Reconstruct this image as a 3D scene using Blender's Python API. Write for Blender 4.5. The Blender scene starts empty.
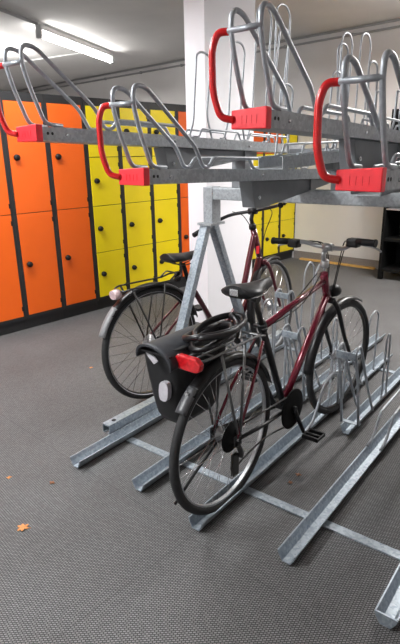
import bpy, bmesh, math, random
from mathutils import Vector, Matrix
random.seed(4)
PI = math.pi
sc = bpy.context.scene
COL = sc.collection

# ------------------------------------------------------------ camera
F_PX, PITCH, ROLL, YAW = 518.65, 0.3116, -0.0190, 0.66479
cam_d = bpy.data.cameras.new('camera')
cam_d.sensor_fit = 'VERTICAL'; cam_d.sensor_height = 24.0; cam_d.sensor_width = 24.0
cam_d.lens = F_PX * 24.0 / 644.0
cam_d.clip_start = 0.05; cam_d.clip_end = 100
cam = bpy.data.objects.new('camera', cam_d); COL.objects.link(cam)
cp, sp, cr, sr = math.cos(PITCH), math.sin(PITCH), math.cos(ROLL), math.sin(ROLL)
Rw = Matrix(((cr, -sr, 0), (sr, cr, 0), (0, 0, 1))) @ Matrix(((1, 0, 0), (0, -sp, -cp), (0, cp, -sp)))
c2w = Rw.transposed() @ Matrix(((1, 0, 0), (0, -1, 0), (0, 0, -1)))
rot = Matrix.Rotation(YAW, 3, 'Z') @ c2w
cam.matrix_world = Matrix.Translation((0, 0, 1.5)) @ rot.to_4x4()
sc.camera = cam

# ------------------------------------------------------------ world, lights, exposure
w = bpy.data.worlds.new('world'); sc.world = w; w.use_nodes = True
w.node_tree.nodes['Background'].inputs[0].default_value = (0.8, 0.85, 0.9, 1)
w.node_tree.nodes['Background'].inputs[1].default_value = 0.05
sc.view_settings.view_transform = 'Standard'; sc.view_settings.look = 'None'
sc.view_settings.gamma = 1.0; sc.view_settings.use_curve_mapping = False
sc.view_settings.exposure = 0.1

DELTA = math.radians(5.087)          # the room is turned this much against the bicycle rack
def area(name, x, y, z, sx, sy, power, col=(1, .97, .93), rz=0.0):
    d = bpy.data.lights.new(name, 'AREA'); d.shape = 'RECTANGLE'; d.size = sx; d.size_y = sy
    d.energy = power; d.color = col
    o = bpy.data.objects.new(name, d); COL.objects.link(o); o.location = (x, y, z)
    o.rotation_euler = (0, 0, rz); return o
def lamp_pair(x, y, z, sx, sy, power, col, up=.6):
    """a bare tube on the ceiling: most of its light goes down, some back up to the ceiling"""
    area('ceiling_lamp_light', x, y, z, sx, sy, power, col, -DELTA)
    o = area('ceiling_lamp_light', x, y, z + .01, sx, sy, power * up, col, -DELTA); o.rotation_euler = (PI, 0, DELTA)
lamp_pair(-.85, 5.2, 2.62, .2, 1.5, 130, (1, .98, .96))
lamp_pair(-3.4, 2.0, 2.70, .2, 1.5, 60, (.95, .98, 1.0))
lamp_pair(-2.5, -.7, 2.78, .2, 1.5, 135, (.95, .98, 1.0))
lamp_pair(-7.2, 4.0, 2.62, .2, 1.5, 190, (1, .98, .96))

# ------------------------------------------------------------ materials
def new_mat(name):
    m = bpy.data.materials.new(name); m.use_nodes = True
    return m, m.node_tree, m.node_tree.nodes['Principled BSDF']
def mat(name, col, rough=.5, metal=0.0, var=0.0, scale=20, bump=0.0, coat=0.0, spec=None):
    m, nt, b = new_mat(name)
    b.inputs['Base Color'].default_value = (*col, 1); b.inputs['Roughness'].default_value = rough
    b.inputs['Metallic'].default_value = metal
    if coat: b.inputs['Coat Weight'].default_value = coat; b.inputs['Coat Roughness'].default_value = .1
    if spec is not None: b.inputs['Specular IOR Level'].default_value = spec
    if var or bump:
        tc = nt.nodes.new('ShaderNodeTexCoord'); n = nt.nodes.new('ShaderNodeTexNoise')
        n.inputs['Scale'].default_value = scale; n.inputs['Detail'].default_value = 4
        nt.links.new(tc.outputs['Object'], n.inputs['Vector'])
        if var:
            r = nt.nodes.new('ShaderNodeValToRGB')
            r.color_ramp.elements[0].position = .3; r.color_ramp.elements[1].position = .7
            r.color_ramp.elements[0].color = (*[max(0, c * (1 - var)) for c in col], 1)
            r.color_ramp.elements[1].color = (*[min(1, c * (1 + var)) for c in col], 1)
            nt.links.new(n.outputs['Fac'], r.inputs['Fac']); nt.links.new(r.outputs['Color'], b.inputs['Base Color'])
        if bump:
            bp = nt.nodes.new('ShaderNodeBump'); bp.inputs['Strength'].default_value = bump; bp.inputs['Distance'].default_value = .002
            nt.links.new(n.outputs['Fac'], bp.inputs['Height']); nt.links.new(bp.outputs['Normal'], b.inputs['Normal'])
    return m
def galv_mat(name, lo, hi, rough=.42, metal=.55):
    m, nt, b = new_mat(name)
    tc = nt.nodes.new('ShaderNodeTexCoord')
    v = nt.nodes.new('ShaderNodeTexVoronoi'); v.inputs['Scale'].default_value = 90
    n = nt.nodes.new('ShaderNodeTexNoise'); n.inputs['Scale'].default_value = 9; n.inputs['Detail'].default_value = 6
    nt.links.new(tc.outputs['Object'], v.inputs['Vector']); nt.links.new(tc.outputs['Object'], n.inputs['Vector'])
    mx = nt.nodes.new('ShaderNodeMix'); mx.data_type = 'FLOAT'; mx.inputs[0].default_value = .6
    sep = nt.nodes.new('ShaderNodeSeparateColor')
    nt.links.new(v.outputs['Color'], sep.inputs[0])
    nt.links.new(sep.outputs[0], mx.inputs[2]); nt.links.new(n.outputs['Fac'], mx.inputs[3])
    r = nt.nodes.new('ShaderNodeValToRGB')
    r.color_ramp.elements[0].position = .32; r.color_ramp.elements[0].color = (*lo, 1)
    r.color_ramp.elements[1].position = .68; r.color_ramp.elements[1].color = (*hi, 1)
    nt.links.new(mx.outputs[0], r.inputs['Fac']); nt.links.new(r.outputs['Color'], b.inputs['Base Color'])
    b.inputs['Roughness'].default_value = rough; b.inputs['Metallic'].default_value = metal
    return m
GALV = galv_mat('galvanised_steel', (.34, .36, .38), (.46, .485, .505), .45, .30)
GALV_RAIL = galv_mat('galvanised_rail', (.27, .31, .35), (.41, .455, .495), .42, .55)
WIRE = mat('galvanised_tube', (.38, .40, .43), .38, .45, .12, 60)
STEEL_D = mat('dull_dark_alloy', (.22, .22, .22), .4, .8)
GREY_STEEL = mat('grey_steel', (.21, .22, .232), .5, .4, .08, 12)
RED = mat('red_lacquer', (.66, .008, .010), .3, 0, .06, 30, coat=.4)
REDCAP = mat('red_plastic', (.90, .022, .035), .42, 0, .06, 40)
BLACK = mat('black_plastic', (.008, .008, .009), .5, spec=.3)
RUBBER = mat('tyre_rubber', (.018, .018, .019), .7, 0, .2, 80, .2)
BLACK_GLOSS = mat('black_lacquer', (.009, .008, .009), .34, spec=.4)
BLACK_MATTE = mat('black_matte', (.006, .006, .006), .8, spec=.15)
MAROON = mat('maroon_lacquer', (.10, .005, .014), .28, .2, .08, 15, coat=.7)
RUBY = mat('ruby_lacquer', (.15, .005, .020), .25, .25, .06, 15, coat=.7)
CHROME = mat('bright_metal', (.72, .72, .73), .22, .95)
ALU = mat('brushed_alloy', (.50, .50, .51), .35, .8)
DARKMETAL = mat('dark_metal', (.06, .058, .056), .4, .7)
LEATHER = mat('saddle_cover', (.011, .011, .012), .45, 0, .15, 90, .15)
TAILRED = mat('red_lens', (.55, .01, .015), .2, 0, .25, 60, coat=.6)
PALE_LENS = mat('pale_lens', (.50, .36, .36), .25, 0, .25, 90, coat=.5)
FABRIC = mat('pannier_tarpaulin', (.008, .008, .009), .55, 0, .15, 50, .2)
FABRIC_FLAP = mat('pannier_flap', (.030, .032, .038), .55, 0, .12, 40, .2)
REFLECT = mat('reflective_patch', (.48, .46, .49), .5, 0, .05, 80)
WHITE_PAINT = mat('white_mark', (.75, .75, .72), .5)
YELLOWTAG = mat('yellow_mark', (.75, .6, .02), .5)
LOCK_BLACK = mat('locker_carcass', (.014, .014, .015), .5)
ORANGE = mat('orange_door', (.72, .105, .004), .42, 0, .03, 3)
YELLOW = mat('yellow_door', (.74, .58, .002), .42, 0, .03, 3)
WALL = mat('painted_plaster', (.64, .62, .61), .85, 0, .02, 3, .1)
PIER = mat('white_plaster', (.78, .77, .80), .8, 0, .02, 3, .1)
CEIL = mat('raw_ceiling', (.66, .645, .63), .9, 0, .06, 1.4, .1)
SKIRT = mat('stone_skirting', (.20, .18, .17), .8, 0, .15, 60)
WOODSTRIP = mat('ochre_strip', (.62, .36, .10), .6, 0, .15, 25)
SHELFBLACK = mat('black_shelf', (.004, .004, .004), .7, spec=.15)
CONDUIT = mat('conduit_grey', (.30, .30, .30), .5)
CONDUIT_W = mat('conduit_white', (.75, .75, .74), .5)
HOUSING = mat('lamp_housing', (.55, .55, .54), .5)
LEAF = mat('dry_leaf', (.55, .22, .07), .8, 0, .25, 200)
LEAF2 = mat('brown_leaf', (.22, .09, .04), .8, 0, .25, 200)
m, nt, b = new_mat('lit_tube'); TUBE = m
b.inputs['Emission Color'].default_value = (1, .98, .95, 1); b.inputs['Emission Strength'].default_value = 30
b.inputs['Base Color'].default_value = (1, 1, 1, 1)
# floor: rubbery anti-slip sheet with rows of small raised dashes
m, nt, b = new_mat('antislip_floor'); FLOOR = m
tc = nt.nodes.new('ShaderNodeTexCoord'); mp = nt.nodes.new('ShaderNodeMapping')
mp.inputs['Rotation'].default_value = (0, 0, math.radians(-47))
br = nt.nodes.new('ShaderNodeTexBrick'); br.offset = .5
br.inputs['Scale'].default_value = 1.0; br.inputs['Brick Width'].default_value = .0125
br.inputs['Row Height'].default_value = .0080; br.inputs['Mortar Size'].default_value = .0021
br.inputs['Mortar Smooth'].default_value = .6
br.inputs['Color1'].default_value = (.225, .222, .222, 1); br.inputs['Color2'].default_value = (.165, .163, .163, 1)
br.inputs['Mortar'].default_value = (.025, .024, .025, 1)
nz = nt.nodes.new('ShaderNodeTexNoise'); nz.inputs['Scale'].default_value = 2.2; nz.inputs['Detail'].default_value = 5
rr = nt.nodes.new('ShaderNodeValToRGB'); rr.color_ramp.elements[0].position = .35; rr.color_ramp.elements[1].position = .7
rr.color_ramp.elements[0].color = (.80, .79, .78, 1); rr.color_ramp.elements[1].color = (1, 1, 1, 1)
mm = nt.nodes.new('ShaderNodeMix'); mm.data_type = 'RGBA'; mm.blend_type = 'MULTIPLY'; mm.inputs[0].default_value = 1
nt.links.new(tc.outputs['Object'], mp.inputs['Vector']); nt.links.new(mp.outputs['Vector'], br.inputs['Vector'])
nt.links.new(tc.outputs['Object'], nz.inputs['Vector']); nt.links.new(nz.outputs['Fac'], rr.inputs['Fac'])
nt.links.new(br.outputs['Color'], mm.inputs[6]); nt.links.new(rr.outputs['Color'], mm.inputs[7])
b2 = nt.nodes.new('ShaderNodeTexBrick'); b2.inputs['Scale'].default_value = 1; b2.inputs['Brick Width'].default_value = 2.5; b2.inputs['Row Height'].default_value = 1.25
b2.inputs['Mortar Size'].default_value = .003; b2.inputs['Color1'].default_value = (1, 1, 1, 1); b2.inputs['Color2'].default_value = (.95, .95, .95, 1); b2.inputs['Mortar'].default_value = (.78, .78, .78, 1)
m3 = nt.nodes.new('ShaderNodeMix'); m3.data_type = 'RGBA'; m3.blend_type = 'MULTIPLY'; m3.inputs[0].default_value = 1
nt.links.new(tc.outputs['Object'], b2.inputs['Vector']); nt.links.new(mm.outputs[2], m3.inputs[6]); nt.links.new(b2.outputs['Color'], m3.inputs[7])
nt.links.new(m3.outputs[2], b.inputs['Base Color'])
b.inputs['Roughness'].default_value = .62; b.inputs['Specular IOR Level'].default_value = .3

# ------------------------------------------------------------ mesh helpers
def V(*a): return Vector(a)
def fillet(pts, r, n=5):
    """round the inner corners of a polyline"""
    pts = [Vector(p) for p in pts]
    rs = r if isinstance(r, (list, tuple)) else [r] * len(pts)
    out = [pts[0]]
    for i in range(1, len(pts) - 1):
        p, a, c = pts[i], pts[i - 1], pts[i + 1]
        da, dc = (a - p), (c - p); la, lc = da.length, dc.length
        k = min(rs[i], la * .49, lc * .49)
        if k < 1e-5: out.append(p); continue
        s, e = p + da.normalized() * k, p + dc.normalized() * k
        for j in range(n + 1):
            t = j / n
            out.append(s * (1 - t) ** 2 + p * 2 * t * (1 - t) + e * t * t)
    out.append(pts[-1]); return out
def smooth(pts, n=6, closed=False):
    P = [Vector(p) for p in pts]; out = []; N = len(P)
    rng = range(N) if closed else range(N - 1)
    for i in rng:
        p0 = P[(i - 1) % N] if closed or i > 0 else P[i]
        p1, p2 = P[i], P[(i + 1) % N]
        p3 = P[(i + 2) % N] if closed or i + 2 < N else P[i + 1]
        for j in range(n):
            t = j / n
            out.append(.5 * ((2 * p1) + (p2 - p0) * t + (2 * p0 - 5 * p1 + 4 * p2 - p3) * t * t + (3 * p1 - p0 - 3 * p2 + p3) * t ** 3))
    if not closed: out.append(P[-1])
    return out
def tube(bm, pts, r, seg=10, closed=False, mi=0, cap=True):
    pts = [Vector(p) for p in pts]
    q = [pts[0]]
    for p in pts[1:]:
        if (p - q[-1]).length > 1e-5: q.append(p)
    pts = q; N = len(pts)
    rs = r if isinstance(r, (list, tuple)) else None
    def tan(i):
        if closed: return (pts[(i + 1) % N] - pts[(i - 1) % N]).normalized()
        if i == 0: return (pts[1] - pts[0]).normalized()
        if i == N - 1: return (pts[-1] - pts[-2]).normalized()
        return (pts[i + 1] - pts[i - 1]).normalized()
    t = tan(0); nrm = t.orthogonal().normalized(); rings = []
    for i in range(N):
        t = tan(i); nrm = (nrm - t * nrm.dot(t))
        nrm = nrm.normalized() if nrm.length > 1e-6 else t.orthogonal().normalized()
        bn = t.cross(nrm)
        rad = (rs[0] + (rs[-1] - rs[0]) * i / (N - 1)) if rs else r
        rings.append([bm.verts.new(pts[i] + (nrm * math.cos(a) + bn * math.sin(a)) * rad) for a in [2 * PI * k / seg for k in range(seg)]])
    M = N if closed else N - 1
    for i in range(M):
        A, B = rings[i], rings[(i + 1) % N]
        for k in range(seg):
            f = bm.faces.new((A[k], A[(k + 1) % seg], B[(k + 1) % seg], B[k])); f.smooth = True; f.material_index = mi
    if not closed and cap:
        f = bm.faces.new(rings[0][::-1]); f.material_index = mi
        f = bm.faces.new(rings[-1]); f.material_index = mi
def box(bm, x0, x1, y0, y1, z0, z1, mi=0, bev=0.0):
    t = bmesh.new()
    vs = [t.verts.new((x, y, z)) for x in (x0, x1) for y in (y0, y1) for z in (z0, z1)]
    for f in ((0, 1, 3, 2), (4, 6, 7, 5), (0, 4, 5, 1), (2, 3, 7, 6), (0, 2, 6, 4), (1, 5, 7, 3)):
        t.faces.new([vs[i] for i in f])
    bmesh.ops.recalc_face_normals(t, faces=t.faces)
    if bev: bmesh.ops.bevel(t, geom=list(t.edges), offset=bev, segments=2, affect='EDGES', profile=.5)
    merge(bm, t, mi)
def merge(bm, t, mi=0, M=None):
    if M is not None: bmesh.ops.transform(t, matrix=M, verts=t.verts)
    mp_ = {v: bm.verts.new(v.co) for v in t.verts}
    for f in t.faces:
        try: g = bm.faces.new([mp_[v] for v in f.verts]); g.material_index = mi; g.smooth = f.smooth
        except ValueError: pass
    t.free()
def prism(bm, poly, axis, a0, a1, mi=0, bev=0.0):
    """extrude a polygon (list of 2D points) along an axis ('x','y','z')"""
    def mk(p, a): return {'x': (a, p[0], p[1]), 'y': (p[0], a, p[1]), 'z': (p[0], p[1], a)}[axis]
    t = bmesh.new()
    A = [t.verts.new(mk(p, a0)) for p in poly]; B = [t.verts.new(mk(p, a1)) for p in poly]
    t.faces.new(A[::-1]); t.faces.new(B); n = len(poly)
    for i in range(n): t.faces.new((A[i], A[(i + 1) % n], B[(i + 1) % n], B[i]))
    bmesh.ops.recalc_face_normals(t, faces=t.faces)
    if bev: bmesh.ops.bevel(t, geom=list(t.edges), offset=bev, segments=2, affect='EDGES', profile=.5)
    merge(bm, t, mi)
def lathe(bm, prof, c, axis='x', seg=24, mi=0):
    """prof: (radius, offset along axis)"""
    c = Vector(c); rings = []
    for r, o in prof:
        ring = []
        for k in range(seg):
            a = 2 * PI * k / seg; u, v_ = r * math.cos(a), r * math.sin(a)
            p = {'x': (o, u, v_), 'y': (u, o, v_), 'z': (u, v_, o)}[axis]
            ring.append(bm.verts.new(c + Vector(p)))
        rings.append(ring)
    for i in range(len(rings) - 1):
        for k in range(seg):
            f = bm.faces.new((rings[i][k], rings[i][(k + 1) % seg], rings[i + 1][(k + 1) % seg], rings[i + 1][k]))
            f.smooth = True; f.material_index = mi
    for rg in (rings[0], rings[-1]):
        try: f = bm.faces.new(rg); f.material_index = mi
        except ValueError: pass
def obj(name, bm, mats, parent=None, loc=None, rz=None, label=None):
    bmesh.ops.recalc_face_normals(bm, faces=bm.faces)
    me = bpy.data.meshes.new(name); bm.to_mesh(me); bm.free()
    for mt in (mats if isinstance(mats, (list, tuple)) else [mats]): me.materials.append(mt)
    o = bpy.data.objects.new(name, me); COL.objects.link(o)
    if parent: o.parent = parent
    if loc: o.location = loc
    if rz is not None: o.rotation_euler = (0, 0, rz)
    if label: o['label'] = label
    return o
def part(name, mats, parent, fn, *a, label=None, **k):
    bm = bmesh.new(); fn(bm, *a, **k); return obj(name, bm, mats, parent, label=label)
def tag(o, label, cat, group=None):
    o['label'] = label; o['category'] = cat
    if group: o['group'] = group
    return o
def thing(name, label, cat, loc=(0, 0, 0), rz=0, group=None):
    o = bpy.data.objects.new(name, None); COL.objects.link(o); o.empty_display_size = .1
    o.location = loc; o.rotation_euler = (0, 0, rz); return tag(o, label, cat, group)
def struct(o): o['kind'] = 'structure'; return o
def relabel_copy(root, loc, label, rz=None):
    def cp_(o, par):
        c = o.copy(); COL.objects.link(c)
        if par: c.parent = par
        for ch in o.children: cp_(ch, c)
        return c
    r = cp_(root, None); r.location = loc; r['label'] = label
    if rz is not None: r.rotation_euler = (0, 0, rz)
    return r
def room(x, u, z=0.0):
    """room coordinates (across, along the lockers) to world"""
    return Vector((x * math.cos(DELTA) + u * math.sin(DELTA), -x * math.sin(DELTA) + u * math.cos(DELTA), z))

# ------------------------------------------------------------ the room
XL, XR, U0, U1, HC = -12.0, 2.0, -2.6, 6.62, 2.97
def sbox(name, x0, x1, u0, u1, z0, z1, mt):
    bm = bmesh.new(); box(bm, x0, x1, u0, u1, z0, z1)
    return struct(obj(name, bm, mt, rz=-DELTA))
sbox('floor', XL, XR, U0, U1, -.1, 0, FLOOR)
sbox('ceiling', XL, XR, U0, U1, HC, HC + .1, CEIL)
sbox('wall_back', XL, XR, U1, U1 + .15, -.1, HC + .1, WALL)
sbox('wall_front', XL, XR, U0 - .15, U0, -.1, HC + .1, WALL)
sbox('wall_left', XL - .15, XL, U0 - .15, U1 + .15, -.1, HC + .1, WALL)
sbox('wall_right', XR, XR + .15, U0 - .15, U1 + .15, -.1, HC + .1, WALL)
sbox('wall_pier', -3.285, -3.065, 3.38, 4.03, 0, HC, PIER)
sbox('baseboard_back', -4.24, XR, U1 - .018, U1, 0, .115, SKIRT)
sbox('trim_1', -4.10, -2.95, U1 - .075, U1 - .020, 0, .022, WOODSTRIP)

# conduits along the ceiling edge and across the ceiling
bm = bmesh.new(); tube(bm, [(XL + .02, U1 - .03, HC - .015), (XR - .02, U1 - .03, HC - .015)], .014, 8)
c1 = obj('cable_conduit', bm, CONDUIT, rz=-DELTA); tag(c1, 'upper of two thin grey pipes along the top edge of the back wall', 'pipe')
bm = bmesh.new(); tube(bm, [(XL + .02, U1 - .018, HC - .085), (XR - .02, U1 - .018, HC - .085)], .014, 8)
for k in range(14):
    x = XL + .5 + k * 1.0; box(bm, x - .012, x + .012, U1 - .035, U1 - .001, HC - .105, HC - .065)
c2 = obj('cable_conduit', bm, CONDUIT, rz=-DELTA); tag(c2, 'lower of two thin grey pipes along the top edge of the back wall', 'pipe')

# fluorescent light on the ceiling beyond the lockers
fa, fb = V(-5.86, 3.64), V(-6.70, 5.34)
fd = (fb - fa); fl = fd.length; fang = math.atan2(fd.y, fd.x) - DELTA
pf = room(fa.x, fa.y, HC)
lt = thing('fluorescent_light', 'lit long fluorescent tube light on the ceiling above the orange lockers', 'ceiling light', pf, fang)
part('housing', HOUSING, lt, lambda bm: (box(bm, 0, fl, -.035, .035, -.075, -.02, bev=.006), box(bm, .15, .19, -.02, .02, -.03, 0), box(bm, fl - .2, fl - .16, -.02, .02, -.03, 0)))
part('tube', TUBE, lt, lambda bm: tube(bm, [(.03, 0, -.125), (fl - .03, 0, -.125)], .030, 12))
part('end_cap', HOUSING, lt, lambda bm: box(bm, -.01, .035, -.035, .035, -.165, -.07, bev=.01))
part('end_cap', HOUSING, lt, lambda bm: box(bm, fl - .035, fl + .01, -.035, .035, -.165, -.07, bev=.01))
dv = (fa - fb).normalized()
bm = bmesh.new(); p0 = room(fa.x + dv.x * .02, fa.y + dv.y * .02, HC - .02); p1 = room(fa.x + dv.x * 1.6, fa.y + dv.y * 1.6, HC - .02)
tube(bm, [p0, p1], .018, 8)
tag(obj('cable_conduit', bm, CONDUIT), 'grey conduit on the ceiling feeding the left end of the tube light', 'pipe')
bm = bmesh.new(); tube(bm, [room(-9.4, 4.50, HC - .012), room(-7.83, 4.85, HC - .012), room(-6.62, 5.13, HC - .012)], .010, 8)
tag(obj('cable_conduit', bm, CONDUIT_W), 'thin white cable pipe crossing the ceiling under the lit tube', 'pipe')

# ------------------------------------------------------------ lockers
DOORX = -4.25
def make_locker(u, tiers, colour, label, top_colour=None):
    L = thing('locker', label, 'locker', room(DOORX, u), -DELTA, 'row of orange and yellow lockers')
    bm = bmesh.new()
    box(bm, -.50, -.012, .001, .399, .10, 2.02)
    box(bm, -.012, 0, .001, .026, .10, 2.02); box(bm, -.012, 0, .374, .399, .10, 2.02)
    box(bm, -.012, 0, .026, .374, .10, .132); box(bm, -.012, 0, .026, .374, 1.952, 2.02)
    obj('body', bm, LOCK_BLACK, L)
    bm = bmesh.new(); box(bm, -.48, -.03, .001, .399, 0, .10); obj('plinth', bm, LOCK_BLACK, L)
    h = (1.952 - .132) / tiers
    for k in range(tiers):
        z0, z1 = .132 + k * h + .003, .132 + (k + 1) * h - .003
        bm = bmesh.new(); box(bm, -.010, .004, .028, .372, z0, z1, bev=.0015)
        d = obj('door', bm, top_colour if (top_colour and k == tiers - 1) else colour, L)
        zc = (z0 + z1) / 2 + .01
        bm = bmesh.new(); lathe(bm, [(.024, .004), (.026, .010), (.024, .030), (.014, .034)], (0, .085, zc), 'x', 16)
        box(bm, .03, .044, .068, .102, zc - .006, zc + .006, bev=.002)
        obj('knob', bm, BLACK, d)
        bm = bmesh.new()
        bm.free()
        for zz in (z0 + .07, z1 - .07):
            bm = bmesh.new(); box(bm, .001, .008, .362, .376, zz - .02, zz + .02); obj('hinge', bm, BLACK, d)
    return L
make_locker(1.42, 2, ORANGE, 'orange two-door locker cut off by the left edge of the photo')
make_locker(1.82, 2, ORANGE, 'leftmost orange two-door locker, mostly behind the far left tray end')
make_locker(2.22, 2, ORANGE, 'middle of the three orange two-door lockers on the left')
make_locker(2.62, 2, ORANGE, 'orange two-door locker right beside the first yellow locker')
make_locker(3.02, 4, YELLOW, 'yellow four-door locker right beside the orange lockers on its left')
make_locker(3.42, 4, YELLOW, 'yellow four-door locker in the middle of the left group of three yellow ones')
make_locker(3.82, 4, YELLOW, 'yellow four-door locker directly behind the saddle of the far bicycle')
make_locker(4.22, 2, ORANGE, 'narrowly visible orange locker touching the left edge of the white pillar')
make_locker(4.62, 2, ORANGE, 'orange locker hidden behind the white pillar, next to the visible orange one')
make_locker(5.02, 4, YELLOW, 'yellow locker behind the white pillar and the far bicycle handlebar')
make_locker(5.42, 4, YELLOW, 'yellow locker whose edge shows right of the white pillar', ORANGE)
make_locker(5.82, 4, YELLOW, 'yellow locker right of the pillar, second from the back wall', ORANGE)
make_locker(6.22, 4, YELLOW, 'last yellow locker in the row, standing against the back wall')

# black shelf unit at the right edge
S = thing('shelf_unit', 'black open shelf unit standing at the right edge by the back wall', 'shelf', room(-2.68, 6.08), -DELTA)
bm = bmesh.new(); box(bm, 0, .03, 0, .45, .10, 1.95); box(bm, 0, .05, -.002, .05, 0, .10); box(bm, 0, .05, .40, .452, 0, .10); obj('side_panel', bm, SHELFBLACK, S)
bm = bmesh.new(); box(bm, .97, 1.0, 0, .45, .10, 1.95); box(bm, .95, 1.0, -.002, .05, 0, .10); box(bm, .95, 1.0, .40, .452, 0, .10); obj('side_panel', bm, SHELFBLACK, S)
bm = bmesh.new(); box(bm, .03, .97, .43, .45, .10, 1.95); obj('back_panel', bm, SHELFBLACK, S)
for z in (.10, .47, 1.25, 1.92):
    bm = bmesh.new(); box(bm, .03, .97, .01, .43, z, z + .03); obj('shelf', bm, SHELFBLACK, S)
bm = bmesh.new(); box(bm, .031, .969, .005, .43, .84, .855); obj('shelf', bm, ALU, S, label='grey metal shelf')

# ------------------------------------------------------------ bicycle rack frame
PB, PA = 2.63, -1.95                    # post position (b = along the trays, a = across)
R0 = thing('bicycle_rack', 'galvanised steel double-deck bicycle rack frame with A-shaped legs', 'bicycle rack', (PA, PB, 0))
def post(x, lbl=None):
    bm = bmesh.new(); box(bm, x - .035, x + .035, -.045, .045, 1.10, 1.315, bev=.004); obj('post', bm, GALV, R0)
    bm = bmesh.new(); box(bm, x - .060, x + .045, -.075, .075, 1.085, 1.10); obj('head_plate', bm, GALV, R0)
    for s, f in ((-1, .47), (1, .50)):
        prof = [(s * .010, 1.085), (s * .060, 1.085), (s * (f + .022), .10), (s * (f - .028), .10)]
        bm = bmesh.new(); prism(bm, prof, 'x', x - .050, x + .006, bev=.003); obj('leg', bm, GALV_RAIL, R0)
    # foot channel, open below
    bm = bmesh.new()
    box(bm, x - .062, x - .006, -.955, 1.10, .092, .10)
    box(bm, x - .062, x - .057, -.955, 1.10, .052, .092); box(bm, x - .011, x - .006, -.955, 1.10, .052, .092)
    box(bm, x - .062, x - .045, -.955, 1.10, .046, .052); box(bm, x - .023, x - .006, -.955, 1.10, .046, .052)
    for y in (-.85, 1.0): box(bm, x - .044, x - .024, y - .02, y + .02, 0, .092)
    ft = obj('foot_channel', bm, GALV_RAIL, R0)
    bm = bmesh.new(); lathe(bm, [(.013, 0), (.013, .0012)], (x - .034, -.895, .1001), 'z', 16); obj('bolt_hole', bm, BLACK, ft)
post(0); post(2.15)
bm = bmesh.new(); box(bm, -.03, 2.19, -.04, .04, 1.24, 1.312, bev=.006); obj('beam', bm, GALV, R0)
bm = bmesh.new(); box(bm, .35, 2.19, .32, .38, 1.475, 1.525, bev=.004); box(bm, 2.10, 2.16, .0, .35, 1.30, 1.50); obj('rear_beam', bm, GREY_STEEL, R0)
for yb in (-.875, .885):
    bm = bmesh.new(); box(bm, .06, 2.19, yb - .022, yb + .022, .001, .007); obj('floor_strap', bm, GALV_RAIL, R0)

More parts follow.
